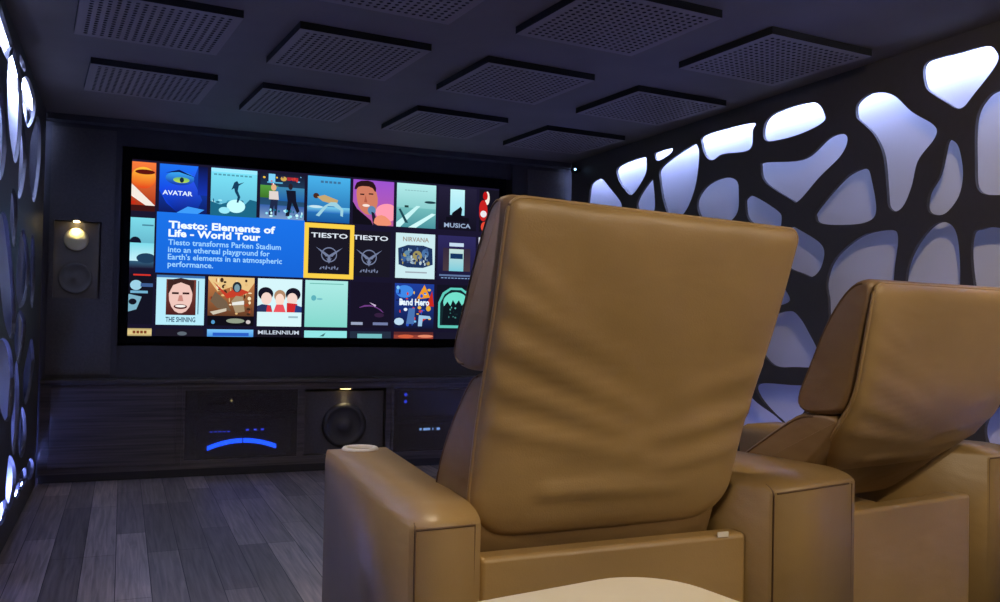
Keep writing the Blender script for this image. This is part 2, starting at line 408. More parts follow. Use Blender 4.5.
obj('disc_tray', B(.58, .70, CY+.036, CY+.04, .50, .52), black_gloss, dvd, world=True)
obj('shelf', B(1.93, 2.75, CY+.02, CY+.25, .36, .375), console_m, con, world=True)
srv = device('media_server', 1.97, 2.6, .375, .585, 'black unit with two blue lights on the upper shelf right of the round speaker', 'media player')
for z in (.555, .50):
    b = bmesh.new(); lathe(b, [(.0, 0), (.013, 0), (.013, .004), (.0, .004)], (2.035, CY+.04, z), 'y', 12); obj('indicator', b, dot_blue, srv, world=True)
rec = device('receiver', 2.0, 2.6, .12, .33, 'black receiver with pale digits on the lower shelf beside the armchair', 'receiver')
for x0, x1 in ((2.15, 2.165), (2.18, 2.235), (2.255, 2.262), (2.29, 2.315)): obj('indicator', B(x0, x1, yA, yA+.005, .275, .293), dot_white, rec, world=True)
# subwoofer in the middle bay
cone_dark = mat('subwoofer_cone', (52, 50, 47), .6)
sub = empty('subwoofer', (1.56, CY+.06, .12), label='round subwoofer lit from above in the middle bay of the console', cat='speaker')
obj('enclosure', B(1.255, 1.865, CY+.06, CY+.24, .12, .585), fabric_dark, sub, world=True)
b = bmesh.new(); lathe(b, [(.0, 0), (.165, 0), (.168, .014), (.15, .022), (.14, .026), (.125, .014), (.118, .006), (.06, -.004+.006), (.05, .012), (.03, .022), (.001, .025)], (1.56, CY+.06, .33), 'y', 48); obj('cone', b, cone_dark, sub, world=True)
b = bmesh.new(); lathe(b, [(.0, 0), (.04, 0), (.04, .006), (.0, .006)], (1.56, CY+.03, .603)); obj('downlight', b, lamp_dim, con, world=True)
spot('bay_lamp', (1.56, CY+.03, .595), (1.56, CY+.07, .3), 1.6, (1, .8, .45), 62, 1, .03)

# ------------------------------------------------------------------ the screen and its picture
SX0, SX1, SZ0, SZ1 = .034, 2.835, .985, 2.226
scr = empty('projection_screen', (1.43, YF, .95), label='wide bright screen showing rows of film posters in a black frame', cat='screen')
bm = bmesh.new(); e = .05
for q in ((SX0-e, SX0, SZ0-e, SZ1+e+.03), (SX1, SX1+e, SZ0-e, SZ1+e+.03), (SX0, SX1, SZ0-e, SZ0), (SX0, SX1, SZ1, SZ1+e+.03)): box(bm, q[0], q[1], YF-.03, YF+.12, q[2], q[3])
obj('screen_frame', bm, mat('black_velvet', (4, 4, 5), .95, spec=.1), scr, world=True)
GAIN = 1.12
def textverts(s, size):
    cu = bpy.data.curves.new('t', 'FONT'); cu.body = s; cu.size = size; cu.resolution_u = 2; cu.offset = size*(.034 if size > .065 else .018)
    o = bpy.data.objects.new('t', cu); me = bpy.data.meshes.new_from_object(o)
    V = [tuple(v.co) for v in me.vertices]; Fc = [tuple(p.vertices) for p in me.polygons]
    bpy.data.objects.remove(o); bpy.data.curves.remove(cu); bpy.data.meshes.remove(me)
    return V, Fc
def picture(name, rect, shapes, layer=1, parent=scr):
    x0, x1, z0, z1 = rect; W, Hh = x1-x0, z1-z0; bm = bmesh.new(); cl = bm.loops.layers.float_color.new('Col'); y = YF-.0012*layer; n = 0
    def addp(pts, cols, dy):
        # clipped by hand: every point is held inside the tile and the screen
        vs = []
        for (u, v) in pts:
            X = min(max(x0+u*W, max(x0, SX0)), min(x1, SX1)); Z = min(max(z0+v*Hh, max(z0, SZ0)), min(z1, SZ1)); vs.append(bm.verts.new((X, y-dy, Z)))
        f = bm.faces.new(vs)
        for i, l in enumerate(f.loops):
            c = cols[i] if isinstance(cols[0], (tuple, list)) else cols
            l[cl] = (*[q*GAIN for q in lin(c)], 1)
    for s in shapes:
        k = s[0]; dy = .00004*n; n += 1
        if k == 'r':
            c0 = s[5]; c1 = s[6] if len(s) > 6 else c0
            addp([(s[1], s[2]), (s[3], s[2]), (s[3], s[4]), (s[1], s[4])], [c0, c0, c1, c1], dy)
        elif k == 'e':
            cx, cy, rx, ry = s[1:5]; c0 = s[5]; c1 = s[6] if len(s) > 6 else c0; pts = []; cols = []
            for i in range(20):
                a = 2*math.pi*i/20; pts.append((cx+rx*math.cos(a), cy+ry*math.sin(a))); t = .5+.5*math.sin(a); cols.append(tuple(c0[q]*(1-t)+c1[q]*t for q in range(3)))
            addp(pts, cols, dy)
        elif k == 'p':
            pts = chaikin(s[1], 1) if len(s) > 3 else s[1]; addp(pts, s[2], dy)
        elif k == 't':
            V, Fc = textverts(s[4], s[3]); wd = max(v[0] for v in V)-min(v[0] for v in V); sc = (s[6]*W/wd) if len(s) > 6 else 1; bx = min(v[0] for v in V)
            vs = [bm.verts.new((x0+s[1]*W+(v[0]-bx)*sc, y-dy, z0+s[2]*Hh+v[1])) for v in V]
            for fc in Fc:
                f = bm.faces.new([vs[i] for i in fc])
                for l in f.loops: l[cl] = (*[q*GAIN for q in lin(s[5])], 1)
        elif k == 'o':   # ring
            cx, cy, rx, ry, tw, c0 = s[1:7]; m = 24
            for i in range(m):
                a, b = 2*math.pi*i/m, 2*math.pi*(i+1)/m
                addp([(cx+rx*math.cos(a), cy+ry*math.sin(a)), (cx+rx*math.cos(b), cy+ry*math.sin(b)), (cx+(rx-tw)*math.cos(b), cy+(ry-tw)*math.sin(b)), (cx+(rx-tw)*math.cos(a), cy+(ry-tw)*math.sin(a))], c0, dy)
    me = bpy.data.meshes.new(name); 
    bmesh.ops.transform(bm, matrix=local(scr).inverted(), verts=bm.verts[:])
    # all faces look into the room
    for f in bm.faces:
        f.normal_update()
        if f.normal.y > 0: f.normal_flip()
    bm.to_mesh(me); bm.free(); me.materials.append(screen_m); me.color_attributes.active_color_name = 'Col'
    o = bpy.data.objects.new(name, me); C.objects.link(o); o.parent = parent; return o
obj('screen_surface', B(SX0, SX1, YF, YF+.02, SZ0, SZ1), black, scr, world=True)
picture('background_image', (SX0, SX1, SZ0, SZ1), [('r', 0, 0, 1, 1, (22, 19, 40), (26, 22, 46))], 1)
PX, PW, PT = .216, .3493, .325
R1, R2, R3, R4 = (1.865, 2.212), (1.462, 1.818), (1.066, 1.42), (.80, 1.038)
def T(k, row, shapes, w=PT, x=None): picture('poster_image', ((PX+PW*k) if x is None else x, ((PX+PW*k) if x is None else x)+w, *row), shapes, 2)
def emblem(cx=.5, cy=.42, c=(110, 120, 150)):
    return [('o', cx, cy, .2, .17, .025, c), ('p', [(cx-.34, cy+.17), (cx-.1, cy+.05), (cx, cy-.01), (cx+.1, cy+.05), (cx+.34, cy+.17), (cx+.1, cy-.02), (cx, cy-.2), (cx-.1, cy-.02)], c),
            ('e', cx, cy+.07, .05, .05, (22, 20, 34)), ('p', [(cx-.1, cy-.04), (cx-.03, cy-.04), (cx-.04, cy-.1)], (22, 20, 34)), ('p', [(cx+.1, cy-.04), (cx+.03, cy-.04), (cx+.04, cy-.1)], (22, 20, 34)),
            *[('p', [(cx-.24+i*.07, cy-.33+.05*(i%2)), (cx-.2+i*.07, cy-.28+.02*(i%3)), (cx-.18+i*.07, cy-.27), (cx-.19+i*.07, cy-.33)], c) for i in range(7)]]
def speck(n, seed, box_, cols_, a=.012, b=.05):
    r_ = random.Random(seed); out = []
    for _ in range(n):
        cx, cy, rx = r_.uniform(box_[0], box_[2]), r_.uniform(box_[1], box_[3]), r_.uniform(a, b)
        out.append(('e', cx, cy, rx, r_.uniform(a, b), r_.choice(cols_)))
    return out
SEA = [(200, 245, 250), (60, 150, 180), (150, 225, 240), (30, 100, 130)]; FIRE = [(220, 180, 120), (160, 70, 40), (60, 40, 30), (240, 220, 180), (110, 60, 40)]
BLUE = [(40, 80, 190), (120, 190, 240), (230, 240, 250), (20, 30, 80), (200, 60, 50), (230, 180, 60)]; MIX = [(60, 90, 140), (160, 150, 90), (180, 200, 210), (30, 40, 80), (110, 140, 170)]
# top row
T(-1, R1, [('r', 0, 0, 1, 1, (150, 30, 20), (240, 120, 60)), ('e', .75, .68, .25, .22, (220, 70, 30), (250, 190, 60)), ('e', .78, .8, .2, .05, (90, 20, 15)), ('p', [(.0, .55), (.0, .3), (1, -.1), (1, .12)], (235, 225, 215)), ('r', 0, .0, 1, .12, (60, 20, 20)), ('r', .0, .14, .6, .2, (190, 40, 20))], PT, PX-PW+.0)
T(0, R1, [('r', 0, 0, 1, 1, (14, 26, 90), (20, 70, 190)), ('p', [(.0, 1), (.0, .45), (.15, .2), (.4, 0), (.75, 0), (.9, .3), (.7, .7), (.8, 1)], [(30, 110, 230), (20, 70, 220), (20, 60, 210), (10, 30, 120), (10, 30, 110), (20, 60, 180), (40, 80, 230), (30, 110, 240)]),
          ('e', .42, .72, .3, .14, (20, 50, 160), (60, 170, 240)), ('e', .45, .69, .17, .06, (190, 220, 70), (90, 170, 120)), ('e', .46, .69, .045, .055, (20, 40, 60)), ('p', [(.12, .82), (.4, .9), (.75, .76), (.4, .85)], (12, 20, 80)),
          ('p', [(.35, .0), (.6, .15), (.95, .1), (.8, 0)], (60, 150, 240)), ('r', .8, .4, 1, 1, (20, 50, 170), (14, 20, 60)), ('t', .07, .37, .045, 'AVATAR', (225, 240, 255), .62)])
T(1, R1, [('r', 0, 0, 1, 1, (90, 170, 200), (120, 220, 240)), *speck(40, 1, (.03, .05, .97, .33), SEA), ('r', .0, .92, 1, 1, (150, 225, 250)), ('p', [(0, 0), (0, .3), (.2, .24), (.45, .32), (.7, .22), (.85, .38), (1, .35), (1, 0)], (28, 100, 130)), ('e', .55, .22, .2, .14, (190, 245, 250)), ('e', .3, .12, .12, .07, (150, 225, 240)),
          ('p', [(.5, .72), (.56, .76), (.6, .7), (.72, .74), (.6, .66), (.58, .55), (.64, .42), (.6, .3), (.56, .3), (.58, .42), (.52, .52), (.5, .6), (.44, .56)], (20, 60, 90)), ('r', 0.060, 0.850, 0.126, 0.885, (80, 150, 170)), ('r', 0.154, 0.850, 0.221, 0.885, (80, 150, 170)), ('r', 0.249, 0.850, 0.315, 0.885, (80, 150, 170)), ('r', 0.343, 0.850, 0.409, 0.885, (80, 150, 170)), ('r', 0.438, 0.850, 0.504, 0.885, (80, 150, 170)), ('r', 0.532, 0.850, 0.598, 0.885, (80, 150, 170)), ('r', 0.627, 0.850, 0.693, 0.885, (80, 150, 170)), ('r', 0.721, 0.850, 0.787, 0.885, (80, 150, 170)), ('r', 0.816, 0.850, 0.882, 0.885, (80, 150, 170))])
T(2, R1, [('r', 0, 0, 1, 1, (40, 90, 130), (24, 20, 40)), ('r', 0, .45, .4, .72, (60, 110, 40), (80, 150, 60)), ('r', .35, .4, 1, .7, (30, 90, 160), (60, 130, 170)), ('r', 0, .0, 1, .3, (120, 150, 190), (50, 90, 160)),
          ('r', .18, .8, .33, .97, (120, 200, 240)), ('r', .15, .77, .5, .8, (90, 170, 210)), ('e', .52, .88, .07, .05, (200, 160, 80)), ('r', .6, .85, .85, .92, (170, 40, 50)),
          ('e', .3, .68, .06, .07, (220, 170, 130)), ('p', [(.2, .6), (.4, .6), (.42, .42), (.2, .42)], (215, 205, 200)), ('p', [(.24, .42), (.4, .42), (.38, .08), (.33, .08), (.32, .3), (.28, .08), (.2, .08)], (30, 40, 70)),
          ('e', .68, .72, .05, .07, (40, 30, 40)), ('p', [(.58, .64), (.8, .64), (.82, .4), (.9, .2), (.84, .15), (.72, .38), (.66, .08), (.58, .08), (.62, .4)], (20, 22, 40)), *speck(14, 2, (.05, .75, .95, .95), BLUE, .01, .03), *speck(22, 3, (.04, .04, .96, .2), SEA, .01, .04)])
T(3, R1, [('r', 0, 0, 1, 1, (20, 80, 150), (70, 170, 225)), ('r', 0, .2, 1, .34, (30, 100, 180), (120, 200, 230)), ('e', .2, .57, .07, .06, (70, 40, 30)), ('p', [(.22, .55), (.4, .6), (.72, .5), (.7, .44), (.55, .42), (.35, .46)], (190, 160, 110)),
          ('p', [(.55, .45), (.68, .45), (.85, .3), (.84, .14), (.78, .16), (.78, .28), (.62, .36), (.48, .36), (.28, .12), (.2, .14), (.4, .36)], (150, 200, 215)), ('e', .2, .33, .16, .03, (190, 220, 230)), ('r', 0.300, 0.860, 0.370, 0.910, (60, 110, 150)), ('r', 0.400, 0.860, 0.470, 0.910, (60, 110, 150)), ('r', 0.500, 0.860, 0.570, 0.910, (60, 110, 150)), ('r', 0.600, 0.860, 0.670, 0.910, (60, 110, 150)), ('r', 0.700, 0.860, 0.770, 0.910, (60, 110, 150))])
T(4, R1, [('r', 0, 0, 1, 1, (180, 90, 150), (150, 80, 200)), ('e', .85, .3, .3, .2, (245, 150, 170)), ('p', [(0, 0), (0, .5), (.1, .35), (.45, .1), (.5, 0)], (16, 14, 24)), ('p', [(.08, .8), (.2, .93), (.4, .93), (.55, .8), (.62, .55), (.55, .3), (.35, .2), (.15, .35), (.08, .6)], (200, 120, 95), 1),
          ('p', [(.02, .8), (.1, .97), (.45, 1.0), (.56, .86), (.55, .72), (.45, .86), (.15, .86), (.06, .76)], (40, 20, 24), 1), ('r', .17, .66, .27, .69, (50, 25, 25)), ('r', .38, .68, .49, .71, (50, 25, 25)), ('p', [(.3, .66), (.35, .5), (.27, .5)], (170, 90, 70)), ('e', .32, .43, .09, .03, (240, 220, 210)),
          ('e', .46, .33, .1, .1, (90, 130, 170)), ('p', [(.45, .3), (.52, .28), (.65, 0), (.5, 0)], (30, 30, 50)), ('p', [(.5, .0), (.55, .2), (.75, .25), (.95, .1), (.95, 0)], (230, 140, 110), 1)])
T(5, R1, [('r', 0, 0, 1, 1, (90, 170, 170), (170, 225, 225)), ('r', 0, .0, 1, .45, (70, 140, 150), (110, 180, 180)), ('e', .85, .6, .15, .03, (30, 60, 70)), ('p', [(.0, .1), (.5, .5), (.6, .5), (.1, 0), (0, 0)], (190, 235, 235)), ('p', [(.3, .0), (.9, .35), (1, .33), (.5, 0)], (200, 240, 240)),
          ('p', [(.05, .4), (.1, .42), (.3, .1), (.22, .1)], (30, 70, 80)), ('r', .2, .45, .3, .5, (30, 60, 60)), ('r', 0.200, 0.840, 0.253, 0.855, (120, 165, 170)), ('r', 0.275, 0.840, 0.328, 0.855, (120, 165, 170)), ('r', 0.350, 0.840, 0.403, 0.855, (120, 165, 170)), ('r', 0.425, 0.840, 0.478, 0.855, (120, 165, 170)), ('r', 0.500, 0.840, 0.552, 0.855, (120, 165, 170)), ('r', 0.575, 0.840, 0.627, 0.855, (120, 165, 170)), ('r', 0.650, 0.840, 0.702, 0.855, (120, 165, 170)), ('r', 0.725, 0.840, 0.778, 0.855, (120, 165, 170))])
T(6, R1, [('r', 0, 0, 1, 1, (18, 16, 30), (34, 30, 54)), ('r', .3, .35, .68, .95, (150, 215, 230), (190, 235, 240)), ('p', [(.3, .25), (.36, .4), (.5, .5), (.58, .56), (.62, .5), (.6, .35), (.7, .25)], (14, 14, 24)), ('r', .2, .2, .8, .3, (14, 14, 24)), ('t', .15, .06, .05, 'MUSICA', (150, 170, 200), .7)])
T(7, R1, [('r', 0, 0, 1, 1, (20, 18, 30)), ('e', .4, .8, .12, .16, (235, 225, 215)), ('e', .3, .85, .12, .1, (180, 20, 20)), ('e', .2, .5, .22, .25, (190, 30, 30)), ('e', .22, .42, .16, .08, (225, 220, 225)), ('e', .3, .12, .2, .12, (220, 70, 50))], SX1-(PX+PW*7))
# second row
T(-1, R2, [('r', 0, 0, 1, 1, (70, 130, 160), (120, 210, 225)), ('e', .62, .5, .12, .12, (16, 20, 40)), ('r', .5, .12, 1, .5, (190, 230, 240), (120, 210, 225)), ('r', .5, 0, 1, .14, (30, 26, 50), (50, 90, 120)), ('e', .85, .2, .2, .1, (30, 60, 90)), ('r', .75, .84, .98, .87, (70, 130, 150))])
pan = picture('info_panel', (.205, 1.247, 1.436, 1.868), [('r', 0, 0, 1, 1, (22, 98, 208), (26, 110, 224))], 3)
def line(z, size, s, wd, col): picture('caption', (.285, 1.24, z, z+.1), [('t', 0, 0, size, s, col, wd/.955)], 4, pan)
line(1.757, .072, 'Tiesto: Elements of', .745, (235, 245, 255)); line(1.697, .072, 'Life - World Tour', .64, (235, 245, 255))
for z, s, wd in ((1.637, 'Tiesto transforms Parken Stadium', .79), (1.585, 'into an ethereal playground for', .71), (1.533, 'Earth\'s elements in an atmospheric', .80), (1.481, 'performance.', .31)):
    line(z, .056, s, wd, (150, 205, 250))
picture('info_panel', (1.247, 1.629, 1.436, 1.855), [('r', 0, 0, 1, 1, (240, 200, 70)), ('r', .085, .085, .915, .915, (24, 22, 34))], 3)
picture('poster_image', (1.285, 1.59, 1.475, 1.815), [('r', 0, 0, 1, 1, (24, 22, 34)), ('t', .04, .8, .05, 'TIESTO', (215, 225, 235), .92)] + emblem(), 4)
T(4, R2, [('r', 0, 0, 1, 1, (24, 22, 34)), ('t', .02, .8, .05, 'TIESTO', (215, 225, 235), .92)] + emblem(.45), PT-.02)
T(5, R2, [('r', 0, 0, 1, 1, (195, 225, 230)), ('t', .18, .82, .05, 'NIRVANA', (150, 140, 130), .66), ('p', [(.08, .3), (.3, .24), (.7, .24), (.95, .32), (.93, .68), (.7, .74), (.3, .74), (.06, .66)], (30, 50, 90)), ('e', .3, .52, .1, .1, (90, 130, 160)), ('e', .55, .5, .12, .12, (150, 140, 90)), ('e', .75, .56, .09, .1, (70, 110, 160)), ('e', .44, .38, .08, .06, (160, 180, 190)), ('e', .2, .42, .06, .06, (50, 90, 150)), *speck(45, 4, (.14, .32, .86, .66), MIX, .01, .045), ('r', .25, .12, .8, .15, (150, 160, 170))])
T(6, R2, [('r', 0, 0, 1, 1, (24, 22, 50), (44, 40, 90)), ('r', .3, .76, .68, .84, (190, 210, 230)), ('r', .14, .2, .86, .72, (70, 55, 60), (50, 40, 60)), ('r', .3, .2, .68, .7, (120, 195, 210), (190, 215, 210)), ('r', .33, .48, .66, .6, (20, 50, 90)), ('r', .05, .08, .95, .12, (90, 110, 150)), ('r', 0.100, 0.030, 0.162, 0.050, (120, 150, 190)), ('r', 0.189, 0.030, 0.251, 0.050, (120, 150, 190)), ('r', 0.278, 0.030, 0.340, 0.050, (120, 150, 190)), ('r', 0.367, 0.030, 0.429, 0.050, (120, 150, 190)), ('r', 0.456, 0.030, 0.518, 0.050, (120, 150, 190)), ('r', 0.544, 0.030, 0.607, 0.050, (120, 150, 190)), ('r', 0.633, 0.030, 0.696, 0.050, (120, 150, 190)), ('r', 0.722, 0.030, 0.784, 0.050, (120, 150, 190)), ('r', 0.811, 0.030, 0.873, 0.050, (120, 150, 190))])
T(7, R2, [('r', 0, 0, 1, 1, (20, 18, 30)), ('r', 0, .3, .3, 1, (180, 60, 50), (200, 210, 220))], SX1-(PX+PW*7))
# third row
T(-1, R3, [('r', 0, 0, 1, 1, (18, 18, 32)), ('r', .6, .97, .95, 1, (210, 50, 40)), ('e', .66, .78, .12, .1, (150, 200, 220)), ('r', .75, .75, 1, .82, (60, 90, 140)), ('r', .55, .62, .9, .67, (110, 170, 200)), ('p', [(.5, .6), (.78, .55), (.68, .3), (.5, .25)], (120, 170, 190)), ('e', .6, .45, .08, .06, (18, 18, 32))])
T(0, R3, [('r', 0, 0, 1, 1, (175, 225, 240)), ('r', 0, .95, 1, 1, (60, 110, 170)), ('r', .2, .2, .82, .92, (70, 30, 30), (120, 60, 50)), ('p', [(.24, .55), (.3, .85), (.5, .92), (.7, .84), (.76, .55), (.66, .3), (.5, .22), (.34, .3)], (230, 190, 180), 1), ('p', [(.24, .6), (.22, .9), (.5, .95), (.78, .9), (.76, .62), (.68, .8), (.5, .86), (.34, .8)], (60, 36, 34)),
          ('r', .32, .62, .46, .66, (50, 26, 26)), ('r', .54, .62, .68, .66, (50, 26, 26)), ('p', [(.47, .6), (.53, .6), (.56, .48), (.44, .48)], (190, 130, 120)), ('e', .5, .37, .14, .05, (80, 30, 30)), ('e', .5, .38, .11, .025, (240, 235, 230)), ('r', .86, .22, .88, .9, (60, 100, 120)), ('t', .2, .06, .05, 'THE SHINING', (30, 60, 90), .62)])
T(1, R3, [('r', 0, 0, 1, 1, (24, 16, 22), (190, 120, 70)), ('p', [(.0, .95), (.2, .7), (.5, .8), (.8, .62), (1, .9), (1, 1), (0, 1)], (225, 190, 130)), *speck(50, 5, (.05, .22, .95, .95), FIRE, .01, .05), ('p', [(.1, .9), (.4, .66), (.6, .8), (.9, .7), (.7, .62), (.4, .56)], (190, 60, 40)), ('p', [(.05, .5), (.15, .7), (.4, .5), (.5, .3), (.2, .36)], (110, 90, 70)), ('e', .62, .8, .1, .11, (30, 40, 50)), ('e', .62, .78, .06, .08, (120, 150, 160)),
          ('p', [(.5, .5), (.6, .62), (.75, .6), (.8, .3), (.6, .26)], (160, 140, 110)), ('p', [(.52, .48), (.78, .52), (.78, .44), (.52, .42)], (225, 225, 220)), ('p', [(.05, .28), (.4, .36), (.4, .3), (.12, .22)], (200, 190, 170)), ('r', 0, 0, 1, .2, (16, 14, 22)), ('e', .6, .1, .2, .05, (140, 150, 130)), ('e', .12, .07, .04, .04, (80, 150, 200)), ('e', .88, .08, .05, .04, (200, 190, 190))])
T(2, R3, [('r', 0, 0, 1, 1, (205, 235, 240)), ('e', .18, .68, .17, .14, (22, 20, 36)), ('e', .2, .58, .12, .13, (235, 205, 195)), ('e', .8, .68, .17, .14, (22, 20, 36)), ('e', .78, .58, .12, .13, (235, 205, 195)), ('e', .5, .64, .13, .13, (170, 130, 100)), ('e', .5, .56, .1, .13, (240, 210, 195)),
          ('p', [(0, .3), (0, .42), (.1, .46), (.3, .44), (.34, .3)], (40, 50, 90)), ('p', [(.2, .3), (.22, .44), (.28, .44), (.34, .3)], (210, 50, 60)), ('p', [(.36, .3), (.42, .46), (.58, .46), (.64, .3)], (225, 80, 90)), ('p', [(.66, .3), (.66, .5), (.9, .48), (.9, .3)], (200, 40, 45)), ('p', [(.84, .3), (.86, .46), (1, .42), (1, .3)], (40, 60, 120)), ('r', .7, .18, .92, .22, (150, 180, 190))])
T(3, R3, [('r', 0, 0, 1, 1, (125, 205, 195), (165, 225, 220)), ('r', .1, .92, .9, .94, (110, 180, 170)), ('e', .2, .62, .06, .06, (90, 170, 180)), ('e', .34, .6, .07, .02, (110, 180, 190))])
T(4, R3, [('r', 0, 0, 1, 1, (22, 18, 36)), ('p', [(.15, .42), (.4, .52), (.7, .44), (.85, .3), (.6, .46), (.4, .47)], (110, 60, 130), 1), ('p', [(.45, .56), (.62, .5), (.6, .46)], (200, 180, 210)), ('e', .7, .28, .12, .05, (50, 30, 60)), ('r', .02, .06, .3, .12, (150, 160, 185)), ('r', .55, .06, .92, .12, (110, 120, 160))])
T(5, R3, [('r', 0, 0, 1, 1, (18, 22, 50), (30, 60, 150)), ('e', .25, .82, .22, .14, (60, 130, 220)), ('p', [(.55, .65), (.75, .98), (.9, .7)], (230, 150, 40)), *speck(45, 6, (.05, .05, .95, .95), BLUE, .01, .05), ('p', [(.8, .5), (.95, .85), (1, .5)], (190, 40, 30)), ('t', .12, .52, .07, 'Band Hero', (225, 240, 250), .76), ('p', [(.3, .1), (.36, .45), (.52, .45), (.5, .1)], (70, 110, 170)), ('e', .12, .15, .12, .08, (180, 210, 230)), ('p', [(.6, .05), (.62, .3), (.9, .28), (.94, .22), (.72, .22), (.7, .05)], (150, 190, 220)), ('e', .86, .45, .06, .06, (220, 170, 60))])
T(6, R3, [('r', 0, 0, 1, 1, (18, 18, 32)), ('p', [(.04, .04), (.04, .6), (.15, .82), (.35, .94), (.65, .94), (.85, .82), (.96, .6), (.96, .04)], (90, 195, 180)), ('p', [(.09, .08), (.09, .58), (.2, .78), (.37, .89), (.63, .89), (.8, .78), (.91, .58), (.91, .08)], (20, 40, 46)), ('e', .5, .6, .33, .24, (110, 215, 195)),
          ('p', [(.14, .1), (.18, .5), (.28, .62), (.36, .52), (.42, .66), (.5, .56), (.58, .66), (.66, .54), (.74, .62), (.84, .46), (.86, .1)], (14, 22, 30)), *speck(16, 8, (.3, .2, .7, .5), [(90, 180, 170), (20, 40, 46), (60, 120, 116)], .01, .025), ('r', .05, .02, .95, .07, (90, 190, 175))])
T(7, R3, [('r', 0, 0, 1, 1, (26, 22, 46))], SX1-(PX+PW*7))
# bottom row, cut by the lower edge of the screen
T(-1, R4, [('r', 0, 0, 1, 1, (180, 160, 110)), ('r', .5, .82, 1, .96, (210, 190, 130)), ('r', 0.620, 0.850, 0.672, 0.930, (120, 60, 30)), ('r', 0.695, 0.850, 0.748, 0.930, (120, 60, 30)), ('r', 0.770, 0.850, 0.823, 0.930, (120, 60, 30)), ('r', 0.845, 0.850, 0.897, 0.930, (120, 60, 30))])
T(0, R4, [('r', 0, 0, 1, 1, (26, 22, 34)), ('e', .55, .86, .1, .06, (90, 100, 110))])
T(1, R4, [('r', 0, 0, 1, 1, (70, 140, 215), (120, 190, 240)), ('r', .12, .8, .9, .9, (40, 90, 190))])
T(2, R4, [('r', 0, 0, 1, 1, (20, 18, 28)), ('t', .03, .87, .04, 'MILLENNIUM', (190, 200, 215), .92)])
T(3, R4, [('r', 0, 0, 1, 1, (140, 220, 220)), ('p', [(.35, .82), (.5, .94), (.45, .82)], (60, 110, 110))])
T(4, R4, [('r', 0, 0, 1, 1, (34, 44, 62)), ('r', .18, .78, .78, .92, (110, 180, 185))])
T(5, R4, [('r', 0, 0, 1, 1, (140, 60, 50)), ('r', 0, .9, 1, 1, (90, 40, 40)), ('e', .3, .85, .2, .06, (200, 90, 60)), ('e', .8, .86, .2, .05, (220, 130, 100))])
T(6, R4, [('r', 0, 0, 1, 1, (24, 22, 40)), ('p', [(.5, .8), (.62, .94), (.8, .84)], (200, 200, 215))])

# ------------------------------------------------------------------ ceiling tiles
def make_tile():
    t = empty('acoustic_ceiling_tile', (0, 0, H))
    a, th = .32, .034; n = 17; mrg = .03; step = (2*a-2*mrg)/n; r = step*.27; bm = bmesh.new()
    hz = -th
    def V(x, y, z): return bm.verts.new((x, y, z))
    # perforated plate
    for i in range(n):
        for j in range(n):
            cx = -a+mrg+step*(i+.5); cy = -a+mrg+step*(j+.5); h = step/2
            sq = [(h,0),(h,h),(0,h),(-h,h),(-h,0),(-h,-h),(0,-h),(h,-h)]
            oc = [(r*math.cos(k*math.pi/4), r*math.sin(k*math.pi/4)) for k in range(8)]
            A = [V(cx+p[0], cy+p[1], hz) for p in sq]; Bq = [V(cx+p[0], cy+p[1], hz) for p in oc]; Cq = [V(cx+p[0], cy+p[1], hz+.003) for p in oc]
            for k in range(8):
                q = (k+1) % 8
                bm.faces.new((A[k], A[q], Bq[q], Bq[k])); bm.faces.new((Bq[k], Bq[q], Cq[q], Cq[k])).material_index = 1
    b = a-mrg
    for p in (((-a,-a),(a,-a),(a,-b),(-a,-b)), ((-a,b),(a,b),(a,a),(-a,a)), ((-a,-b),(-b,-b),(-b,b),(-a,b)), ((b,-b),(a,-b),(a,b),(b,b))):
        bm.faces.new([V(x, y, hz) for x, y in p])
    obj('perforated_face', bm, [tile_m, tile_side], t)
    bm = bmesh.new()
    for q in ((-a, a, -a, -a+.008), (-a, a, a-.008, a), (-a, -a+.008, -a+.008, a-.008), (a-.008, a, -a+.008, a-.008)): box(bm, *q, hz+.0005, 0)
    box(bm, -a+.008, a-.008, -a+.008, a-.008, -.03, 0)
    obj('tile_edge', bm, tile_side, t)
    return t
proto = make_tile(); first = True
cols = [(.10, (3.10, 4.12, 5.22), 'leftmost'), (.955, (3.2, 4.2, 5.31), 'second'), (1.875, (3.24, 4.30, 5.42), 'third'), (2.80, (3.36, 4.43, 5.54), 'rightmost')]
rown = ['nearest row from the armchairs', 'middle row', 'row beside the screen wall']
coln = ['in the column along the glowing left wall', 'in the second column from the left wall', 'in the third column from the left wall', 'in the column along the lattice of the right wall']
for ci, (x, ys, _) in enumerate(cols):
    for ri, y in enumerate(ys):
        if first: t = proto; first = False
        else:
            t = proto.copy(); C.objects.link(t)
            for ch in proto.children: c = ch.copy(); C.objects.link(c); c.parent = t
        t.location = (x*1.036, y*1.036, H); t.rotation_euler = (0, 0, math.radians(5))
        tag(t, 'square perforated grey ceiling tile ' + coln[ci] + ', ' + rown[ri], 'ceiling tile', 'perforated tiles on the ceiling')

